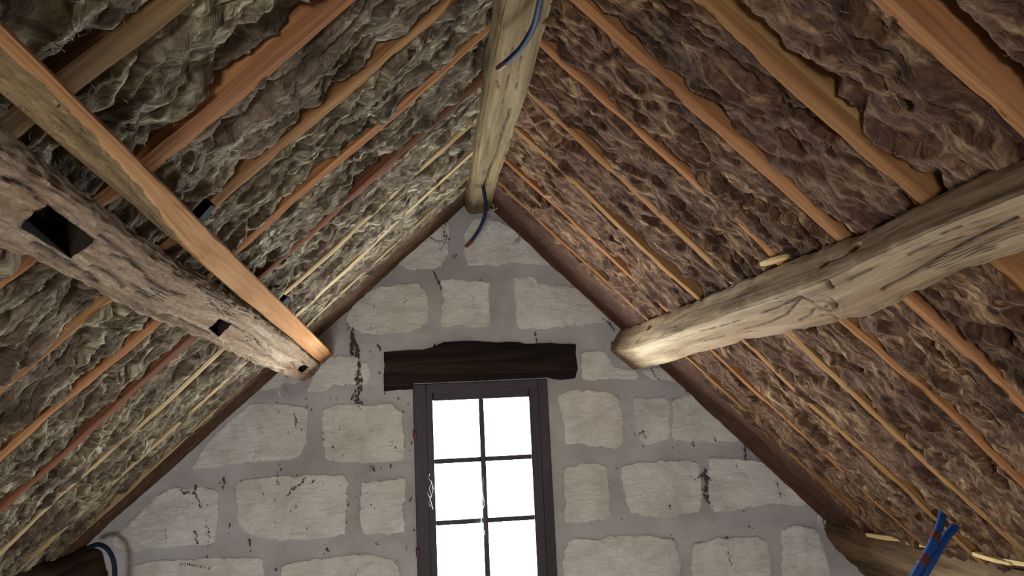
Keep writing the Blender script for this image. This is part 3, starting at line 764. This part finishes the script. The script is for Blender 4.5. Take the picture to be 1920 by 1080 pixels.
    me.polygons.add(kq); me.polygons.foreach_set('loop_start', np.arange(0, kq * 4, 4, dtype=np.int32)); me.update(calc_edges=True)
    me.materials.append(M['fibre_' + side])
    fo = mesh_obj('fibres', None, None, None, o, me=me); tag(fo, kind='stuff')
M['kraft_wool_L'] = wool('brown_facing_left', srgb(84, 60, 48), srgb(118, 90, 70), srgb(146, 118, 92), srgb(104, 76, 60), 0.1)
M['kraft_wool_R'] = wool('brown_facing_right', srgb(88, 63, 53), srgb(104, 76, 64), srgb(120, 91, 77), srgb(94, 67, 56), 0.02)
for side in 'LR':
    for i in range(-1, len(RAFTERS[side])): bay(side, i)
# thin edge batten where the right slope meets the gable
sec = []
for k, s in enumerate(np.linspace(0.1, SMAX['R'], 8)):
    y0 = GABLE_Y - 0.035 + 0.004 * math.sin(k * 2.0)
    sec.append([slope_pt('R', s, y0, 0.012), slope_pt('R', s, y0 + 0.03, 0.012), slope_pt('R', s, y0 + 0.03, -0.03), slope_pt('R', s, y0, -0.03)])
o = timber('edge_batten', sec, M['rafter_red'], step=0.03, cross=0.01, rough=0.003, seed=90); orient_out(o)
tag(o, 'thin reddish batten where the right slope meets the gable wall', 'batten')

# ================================================================== beams
def lerp_sec(keys, ys):
    out = []
    ky = [k[0] for k in keys]
    for y in ys:
        pts = []
        for c in range(len(keys[0][1])):
            pts.append((np.interp(y, ky, [k[1][c][0] for k in keys]), y, np.interp(y, ky, [k[1][c][1] for k in keys])))
        out.append(pts)
    return out
YS = [BACK_Y + 0.01, -1.2, 0.0, 0.5, 0.8, 1.0, 1.2, 1.4, 1.6, 1.85, 2.1, 2.4, 2.7, 3.0, 3.25, 3.45, 3.61]
def facet_fn(keys, ia, ib):
    def fn(px, py):
        y = 2.0; ky = [k[0] for k in keys]
        for _ in range(4):
            a = [np.interp(y, ky, [k[1][ia][c] for k in keys]) for c in (0, 1)]; b = [np.interp(y, ky, [k[1][ib][c] for k in keys]) for c in (0, 1)]
            n = unit(np.cross((b[0] - a[0], 0, b[1] - a[1]), (0, 1, 0))); v = ray(px, py)
            p = CAM + v * (np.dot(np.array([a[0], y, a[1]]) - CAM, n) / np.dot(v, n)); y = float(np.clip(p[1], 0.5, 3.6))
        return p
    return lambda pts: [fn(x, y) for x, y in pts]
# ridge beam: corners left-bottom, right-bottom, right-top, left-top
rk = [(-2.6, [(0.183, 2.462), (0.303, 2.474), (0.318, 2.555), (0.160, 2.555)]), (1.6, [(0.182, 2.462), (0.303, 2.474), (0.312, 2.55), (0.160, 2.54)]),
      (2.3, [(0.176, 2.462), (0.303, 2.474), (0.31, 2.55), (0.158, 2.54)]), (3.2, [(0.184, 2.461), (0.290, 2.478), (0.30, 2.55), (0.152, 2.53)]), (3.62, [(0.183, 2.462), (0.288, 2.478), (0.30, 2.55), (0.158, 2.53)])]
RF = facet_fn(rk, 0, 1)
cr = RF(((956, 205), (946, 245), (940, 262), (931, 290), (919, 318), (912, 340), (905, 352)))
cr2 = RF(((931, 150), (934, 165))); cr3 = RF(((952, 288), (946, 298), (951, 292))); cr4 = RF(((962, 90), (950, 160), (938, 215))); cr5 = RF(((985, 60), (975, 120), (966, 170)))
o = timber('ridge_beam', lerp_sec(rk, YS), M['ridge'], step=0.008, cross=0.006, rough=0.0025, seed=7, round_=0.006, fine_range=(1.0, 3.7),
           cracks=[(cr, 0.0045, 0.014), (cr2, 0.003, 0.006), (cr3, 0.004, 0.006), (cr4, 0.0018, 0.003), (cr5, 0.0018, 0.003)])
orient_out(o)
tag(o, 'weathered oak ridge beam running to the peak of the gable', 'beam')
# right purlin: corners inner-top, inner-bottom(arris), outer-bottom, outer-top
def pk(y, top, mid, bot):
    bt = np.array([bot[0], bot[1]]); up = -np.array([NR[0], NR[2]]); ot = bt + up * 0.115
    return (y, [top, mid, bot, tuple(ot)])
pr = [pk(-2.6, (0.880, 1.895), (0.818, 1.815), (0.922, 1.76)), pk(1.0, (0.880, 1.890), (0.820, 1.808), (0.924, 1.752)), pk(1.2, (0.881, 1.885), (0.822, 1.803), (0.926, 1.743)),
      pk(1.42, (0.884, 1.876), (0.825, 1.792), (0.932, 1.722)), pk(1.66, (0.886, 1.873), (0.829, 1.776), (0.937, 1.700)), pk(1.85, (0.884, 1.877), (0.829, 1.778), (0.936, 1.705)),
      pk(2.2, (0.884, 1.877), (0.829, 1.780), (0.935, 1.707)), pk(2.8, (0.884, 1.876), (0.832, 1.767), (0.936, 1.703)), pk(3.2, (0.884, 1.877), (0.832, 1.765), (0.938, 1.688)), pk(3.62, (0.880, 1.890), (0.824, 1.792), (0.936, 1.692))]
def on_facet(px, py, p0, n):
    v = ray(px, py); return CAM + v * (np.dot(np.array(p0) - CAM, n) / np.dot(v, n))
C_ = facet_fn(pr, 1, 2)
crk = [(C_([(1655,545),(1700,523),(1740,500),(1790,470),(1830,448),(1870,428),(1905,410)]), 0.0035, 0.009),
       (C_([(1395,620),(1440,606),(1475,590),(1500,560)]), 0.003, 0.006), (C_([(1425,588),(1462,575),(1498,557)]), 0.0025, 0.005),
       (C_([(1500,557),(1524,566),(1534,577),(1556,584)]), 0.004, 0.008), (C_([(1556,584),(1568,578),(1570,568),(1560,560)]), 0.003, 0.006),
       (C_([(1500,600),(1520,592),(1528,578)]), 0.003, 0.006), (C_([(1540,592),(1560,592),(1574,604)]), 0.003, 0.006), (C_([(1590,525),(1620,510),(1645,498)]), 0.0025, 0.004),
       (C_([(1550,528),(1560,538)]), 0.006, 0.008), (C_([(1700,480),(1740,462),(1755,455)]), 0.0025, 0.004), (C_([(1760,440),(1800,425)]), 0.003, 0.004),
       (C_([(1310,622),(1350,612),(1390,600)]), 0.002, 0.004), (C_([(1320,640),(1360,630)]), 0.002, 0.004)]
C2 = facet_fn(pr, 0, 1)
crk += [(C2([(1545,496),(1553,492)]), 0.006, 0.008), (C2([(1597,466),(1606,463)]), 0.007, 0.012), (C2([(1218,612),(1222,608)]), 0.012, 0.02), (C2([(1193,642),(1202,630)]), 0.006, 0.006), (C2([(1560,490),(1590,474)]), 0.002, 0.003)]
o = timber('purlin', lerp_sec(pr, YS), M['purlin_right'], step=0.006, cross=0.0038, rough=0.003, seed=21, round_=0.0035, fine_range=(0.7, 3.7), cracks=crk, knots=[(C_([(1552, 572)])[0], 0.028)])
orient_out(o)
tag(o, 'pale knotty oak purlin under the right roof slope', 'beam')

# left purlin
def lk(y, bot, mid, up_ext):
    u = np.array([-NL[0], -NL[2]]); m = np.array(mid); b = np.array(bot)
    return (y, [tuple(b), tuple(m), tuple(m + u * up_ext), tuple(b + u * 0.12)])
pl = [lk(-2.6, (-0.553, 1.785), (-0.452, 1.853), 0.125), lk(0.9, (-0.553, 1.780), (-0.455, 1.850), 0.12), lk(1.25, (-0.557, 1.772), (-0.467, 1.835), 0.12), lk(1.5, (-0.565, 1.757), (-0.478, 1.821), 0.12),
      lk(2.1, (-0.573, 1.740), (-0.476, 1.823), 0.12), lk(2.9, (-0.582, 1.712), (-0.487, 1.797), 0.115), lk(3.3, (-0.586, 1.702), (-0.500, 1.778), 0.11), lk(3.62, (-0.578, 1.700), (-0.512, 1.765), 0.10)]
def lit(px, py):
    """point on the mortised face of the left purlin"""
    p = np.array([-0.52, 2.0, 1.785])
    for _ in range(3):
        ky = [k[0] for k in pl]; y = p[1]
        b = np.array([np.interp(y, ky, [k[1][0][c] for k in pl]) for c in (0, 1)]); m = np.array([np.interp(y, ky, [k[1][1][c] for k in pl]) for c in (0, 1)])
        n = unit(np.cross((m[0] - b[0], 0, m[1] - b[1]), (0, 1, 0))); p = on_facet(px, py, (b[0], y, b[1]), n)
    return p, n
LF = lambda pts: [lit(x, y)[0] for x, y in pts]
crkL = [(LF([(210,478),(250,492),(300,540),(345,555)]), 0.003, 0.006), (LF([(437,612),(460,624)]), 0.002, 0.004), (LF([(170,500),(215,520),(230,540)]), 0.003, 0.004),
        (LF([(255,545),(275,560),(300,548)]), 0.003, 0.005), (LF([(484,662),(495,654),(502,648)]), 0.004, 0.007), (LF([(350,520),(390,545),(440,575)]), 0.003, 0.005),
        (LF([(300,590),(340,602),(390,628)]), 0.003, 0.005), (LF([(60,460),(100,480),(140,505),(180,530)]), 0.004, 0.006), (LF([(0,330),(40,345),(80,370)]), 0.003, 0.005),
        (LF([(190,440),(240,480),(262,500)]), 0.003, 0.006)]
LP = timber('purlin', lerp_sec(pl, YS), M['purlin_left'], step=0.007, cross=0.005, rough=0.0048, freq=70, seed=33, round_=0.005, fine_range=(0.7, 3.7), cracks=crkL)
orient_out(LP)
tag(LP, 'grey worm-eaten oak purlin with empty mortises under the left slope', 'beam')
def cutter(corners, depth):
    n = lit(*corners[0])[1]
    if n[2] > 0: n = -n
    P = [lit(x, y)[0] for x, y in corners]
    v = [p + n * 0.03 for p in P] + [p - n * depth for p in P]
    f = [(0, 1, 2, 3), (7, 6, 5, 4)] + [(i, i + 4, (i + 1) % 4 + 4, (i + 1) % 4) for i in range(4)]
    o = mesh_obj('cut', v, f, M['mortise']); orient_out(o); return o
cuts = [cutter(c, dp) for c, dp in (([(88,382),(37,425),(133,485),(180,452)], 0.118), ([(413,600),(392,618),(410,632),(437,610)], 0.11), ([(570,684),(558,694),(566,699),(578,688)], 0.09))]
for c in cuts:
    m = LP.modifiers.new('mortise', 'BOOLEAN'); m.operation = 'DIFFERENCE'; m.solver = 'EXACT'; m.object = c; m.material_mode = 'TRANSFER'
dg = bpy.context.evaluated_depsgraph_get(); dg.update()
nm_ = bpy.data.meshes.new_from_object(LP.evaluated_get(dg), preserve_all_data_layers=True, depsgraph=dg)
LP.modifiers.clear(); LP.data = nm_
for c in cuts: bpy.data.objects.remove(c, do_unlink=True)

# sawn stick lying along the left purlin
def stick():
    h = 0.1185; n = NL
    # down-slope and up-slope arris of the visible face, traced on the plane of the purlin's face
    lo = [(0,180),(147,297),(213,360),(300,440),(373,503),(483,590),(560,650),(608,686)]
    hi = [(0,27),(110,147),(213,253),(317,360),(390,440),(483,530),(567,597),(622,662)]
    A = np.array([on_slope(x, y, 'L', h) for x, y in lo]); B = np.array([on_slope(x, y, 'L', h) for x, y in hi])
    def fit(Q):
        kx = np.polyfit(Q[:, 1], (Q - APEX) @ DL, 1); return kx
    ka, kb = fit(A), fit(B)
    yend = max(A[-1, 1], B[-1, 1]); yend = min(yend, GABLE_Y - 0.05)
    sec = []; secw = []
    for y in [-1.5, -0.5, 0.3, 0.7, 1.0, 1.3, 1.6, 2.0, 2.5, 3.0, yend]:
        sa, sb = np.polyval(ka, y), np.polyval(kb, y)
        wn = float(np.interp(y, [0.3, 0.9, 1.15, 1.4], [0.040, 0.036, 0.024, 0.002]))     # wane cut off the lower arris
        sec.append([slope_pt('L', sb, y, h), slope_pt('L', sa - wn, y, h), slope_pt('L', sa, y, h - wn * 0.8 - 0.004), slope_pt('L', sa, y, h - 0.058), slope_pt('L', sb, y, h - 0.058)])
    o = timber('sawn_stick', sec, M['stick'], step=0.006, cross=0.004, rough=0.0016, seed=51, round_=0.003, fine_range=(0.3, 3.7))
    orient_out(o)
    # bark on the waney face
    me = o.data; me.materials.append(M['wane'])
    for p in me.polygons:
        c = np.array(p.center); y = c[1]
        if y < 1.8:
            q = (c - APEX); hh = q @ NL; s_ = q @ DL
            wn = float(np.interp(y, [0.3, 0.9, 1.15, 1.4], [0.040, 0.036, 0.024, 0.002])); sa = np.polyval(ka, y)
            if s_ > sa - wn + 0.006 * float(fbm(y * 14, 3.3, 0.7, 4, 9)) and hh > 0.05: p.material_index = 1
    split_off(o, 1, 'bark_edge')['label'] = 'mottled bark edge'
    tag(o, 'orange sawn stick with bark edge laid along the left purlin', 'timber')
    print('stick fit', ka, kb, yend)
    return o
ST = stick()
def peg(corners, side='L', h=0.07, ht=0.03):
    P = [on_slope(x, y, side, h) for x, y in corners]; n = SIDE[side][1]
    v = P + [p - n * ht for p in P]
    f = [(0, 1, 2, 3), (7, 6, 5, 4)] + [(i, i + 4, (i + 1) % 4 + 4, (i + 1) % 4) for i in range(4)]
    o = mesh_obj('iron_peg', v, f, M['black']); orient_out(o); return o
tag(peg([(396,385),(405,388),(381,418),(371,412)], ht=0.018), 'black peg poking out above the middle of the orange stick', 'peg')
tag(peg([(538,558),(547,562),(533,580),(522,575)], h=0.06, ht=0.014), 'small black peg poking out near the far end of the orange stick', 'peg')

# ================================================================== wall plates
RSEC = [(1.815, 0.972), (1.785, 0.915), (1.795, 0.862), (1.845, 0.790), (1.92, 0.715), (2.03, 0.645), (2.16, 0.61), (2.16, 0.80), (2.0, 0.90)]
sec = []
for y, dx, dz in ((-2.6, -0.03, 0.0), (0.5, -0.04, 0.01), (1.5, -0.035, 0.015), (2.0, -0.03, 0.015), (2.4, -0.02, 0.01), (2.8, 0.0, 0.0), (3.2, 0.005, -0.005), (3.45, 0.005, -0.005), (3.6, 0.01, 0.0)):
    sec.append([(x + dx + 0.008 * math.sin(y * 5 + k), y, z + dz + 0.008 * math.sin(y * 7 + k * 2.1)) for k, (x, z) in enumerate(RSEC)])
o = timber('eaves_log', sec, M['plate'], step=0.012, cross=0.012, rough=0.006, freq=18, seed=61, round_=0.003, fine_range=(1.2, 3.7)); orient_out(o)
tag(o, 'dusty hewn log along the foot of the right slope beside the gable', 'beam')
LSEC = [(-1.50, 1.052), (-1.44, 1.01), (-1.418, 0.95), (-1.42, 0.88), (-1.46, 0.80), (-1.56, 0.735), (-1.70, 0.70), (-1.95, 0.70), (-1.95, 0.80), (-1.75, 0.86)]
sec = []
for y in (-2.6, 0.5, 1.5, 2.2, 2.8, 3.2, 3.45, 3.59):
    sec.append([(x - 0.02 * (3.6 - min(y, 3.6)) + 0.01 * math.sin(y * 5 + k), y, z - 0.02 * (3.6 - min(y, 3.6)) + 0.01 * math.sin(y * 7 + k * 2.1)) for k, (x, z) in enumerate(LSEC)])
o = timber('eaves_log', sec, M['plate_dark'], step=0.02, cross=0.015, rough=0.006, freq=18, seed=64, round_=0.003, fine_range=(2.0, 3.7)); orient_out(o)
tag(o, 'dark hewn log along the foot of the left slope beside the gable', 'beam')

# ================================================================== conduits
def conduit(label, pts, tip, r, mat='tube', tipname='taped_end'):
    o = tube('conduit', pts, r, M[mat], sides=12, step=0.0022, corrugate=0.06, pitch=0.0066)
    if tip: tube(tipname, tip, r * 1.16, M['tip'], o, sides=12, step=0.004, taper=[0.9, 1.0, 1.0, 0.82])
    tag(o, label, 'conduit'); return o
p = [on_z(1024, -70, 2.475), on_z(1019, -30, 2.445), on_z(1012, 5, 2.43), on_z(1001, 48, 2.42), on_z(978, 88, 2.41), on_z(950, 116, 2.405)]
conduit('dark blue conduit curling out under the ridge beam, red taped end', p, [p[-1], on_z(943, 122, 2.404), on_z(933, 129, 2.403)], 0.0072)
q0 = on_z(906, 350, 2.47)
p = [q0, on_y(908, 362, q0[1] + 0.01), on_y(911, 385, q0[1] + 0.02), on_y(908, 408, q0[1] + 0.03), on_y(899, 430, q0[1] + 0.05), on_y(886, 450, q0[1] + 0.07)]
conduit('thin blue conduit hanging from the far end of the ridge beam', p, [p[-1], on_y(881, 456, q0[1] + 0.075), on_y(873, 464, q0[1] + 0.08)], 0.0082)
p = [on_y(168, 1026, 3.42), on_y(184, 1021, 3.38), on_y(200, 1028, 3.36), on_y(211, 1046, 3.35), on_y(215, 1068, 3.35), on_y(214, 1100, 3.35), on_y(208, 1160, 3.36)]
conduit('blue conduit looping down from the log under the left slope', p, None, 0.0095)
ys = 2.43
pa = [on_slope(1768, 950, 'R', -0.03), on_slope(1767, 968, 'R', 0.01), on_y(1757, 1000, ys - 0.03), on_y(1738, 1040, ys - 0.05), on_y(1712, 1085, ys - 0.06), on_y(1680, 1150, ys - 0.07)]
pb = [on_slope(1796, 974, 'R', -0.03), on_slope(1790, 988, 'R', 0.01), on_y(1772, 1010, ys - 0.02), on_y(1751, 1046, ys - 0.045), on_y(1727, 1088, ys - 0.055), on_y(1694, 1152, ys - 0.065)]
oa = conduit('bright blue conduit leaving the right slope, left one of the pair', pa, None, 0.0125, 'tube_bright')
ob_ = conduit('bright blue conduit leaving the right slope, right one of the pair', pb, None, 0.0125, 'tube_bright')
tube('red_band', [on_y(1757, 1000, ys - 0.03), on_y(1753, 1009, ys - 0.035), on_y(1749, 1018, ys - 0.038)], 0.0146, M['tip'], oa, sides=12, step=0.004)
tube('red_band', [on_y(1737, 1042, ys - 0.05), on_y(1733, 1050, ys - 0.052), on_y(1728, 1058, ys - 0.054)], 0.0146, M['tip'], oa, sides=12, step=0.004)

# ================================================================== small things
def chip(label, a, b, wid, th, seed, mat='chip', name='wood_chip'):
    a, b = np.array(a), np.array(b); d = unit(b - a); sd = unit(np.cross(d, (0, 0, 1))); up = np.cross(sd, d)
    sec = []
    for t, k in ((0, 0.7), (0.3, 1.0), (0.65, 0.95), (1.0, 0.6)):
        c = a + (b - a) * t
        sec.append([c - sd * wid * k / 2, c + sd * wid * k / 2, c + sd * wid * k / 2 + up * th, c - sd * wid * k / 2 + up * th])
    o = timber(name, sec, M[mat], step=0.012, cross=0.008, rough=0.002, seed=seed, round_=0.001); orient_out(o)
    tag(o, label, 'wood chip'); return o
chip('pale broken wood strip on the right log, nearest the gable', on_y(1628, 1006, 3.18), on_y(1690, 1016, 2.98), 0.03, 0.016, 1)
chip('small yellow wood chip on the right log beside the blue conduits', on_y(1703, 1021, 2.95), on_y(1744, 1028, 2.82), 0.02, 0.01, 2)
chip('whitish split wood strip on the right log past the conduits', on_y(1828, 1042, 2.5), on_y(1896, 1062, 2.32), 0.03, 0.014, 3)
chip('thin yellow splinter on the right log against the gable', on_y(1574, 984, 3.5), on_y(1608, 996, 3.3), 0.01, 0.006, 4)
chip('flat pale plank end on the right log at the frame edge', on_y(1888, 1056, 2.36), on_y(1960, 1068, 2.2), 0.035, 0.016, 5)
chip('yellow wooden wedge stuck on top of the right purlin', on_slope(1432, 499, 'R', 0.012), on_slope(1474, 484, 'R', 0.012), 0.03, 0.01, 6)
def web(label, strands, r=0.0009):
    e = bpy.data.objects.new('cobweb', None); COL.objects.link(e); e.location = tuple(strands[0][0])
    for st in strands:
        t_ = tube('thread', [np.array(p_) - np.array(strands[0][0]) for p_ in st], r, M['web'], e, sides=4, step=0.004, rnoise=0.6, taper=[0.6, 1.0, 0.8, 1.2, 0.5])
    tag(e, label, 'cobweb'); return e
W_ = lambda pts, Y: [on_y(x, y, Y) for x, y in pts]
web('dusty cobweb thread hanging from the tip of the left purlin', [W_([(523, 702), (523, 718), (522, 734), (524, 744)], 3.4), W_([(522, 734), (525, 740), (528, 747)], 3.4)], 0.0014)
web('tangled pale cobweb on the left stile of the window', [W_([(806, 888), (804, 898), (809, 904), (805, 916), (809, 928)], 3.585), W_([(809, 904), (812, 918), (808, 932), (804, 944), (808, 950)], 3.585), W_([(803, 925), (807, 938), (812, 955)], 3.585), W_([(800, 922), (805, 932), (810, 930)], 3.585)])
web('pale cobweb straggling down the middle glazing bar of the window', [W_([(906, 895), (905, 925), (908, 945), (902, 965), (904, 985), (898, 1010)], 3.588), W_([(890, 955), (897, 965), (902, 975), (898, 995), (902, 1015)], 3.588), W_([(905, 990), (909, 1000), (903, 1008)], 3.588)], 0.0013)
web('sooty cobweb tangle caught between the ridge beam and the gable', [W_([(905, 396), (918, 399), (932, 404)], 3.5), W_([(918, 380), (926, 388), (922, 402)], 3.5), W_([(928, 374), (932, 390), (920, 396)], 3.5)], 0.002)
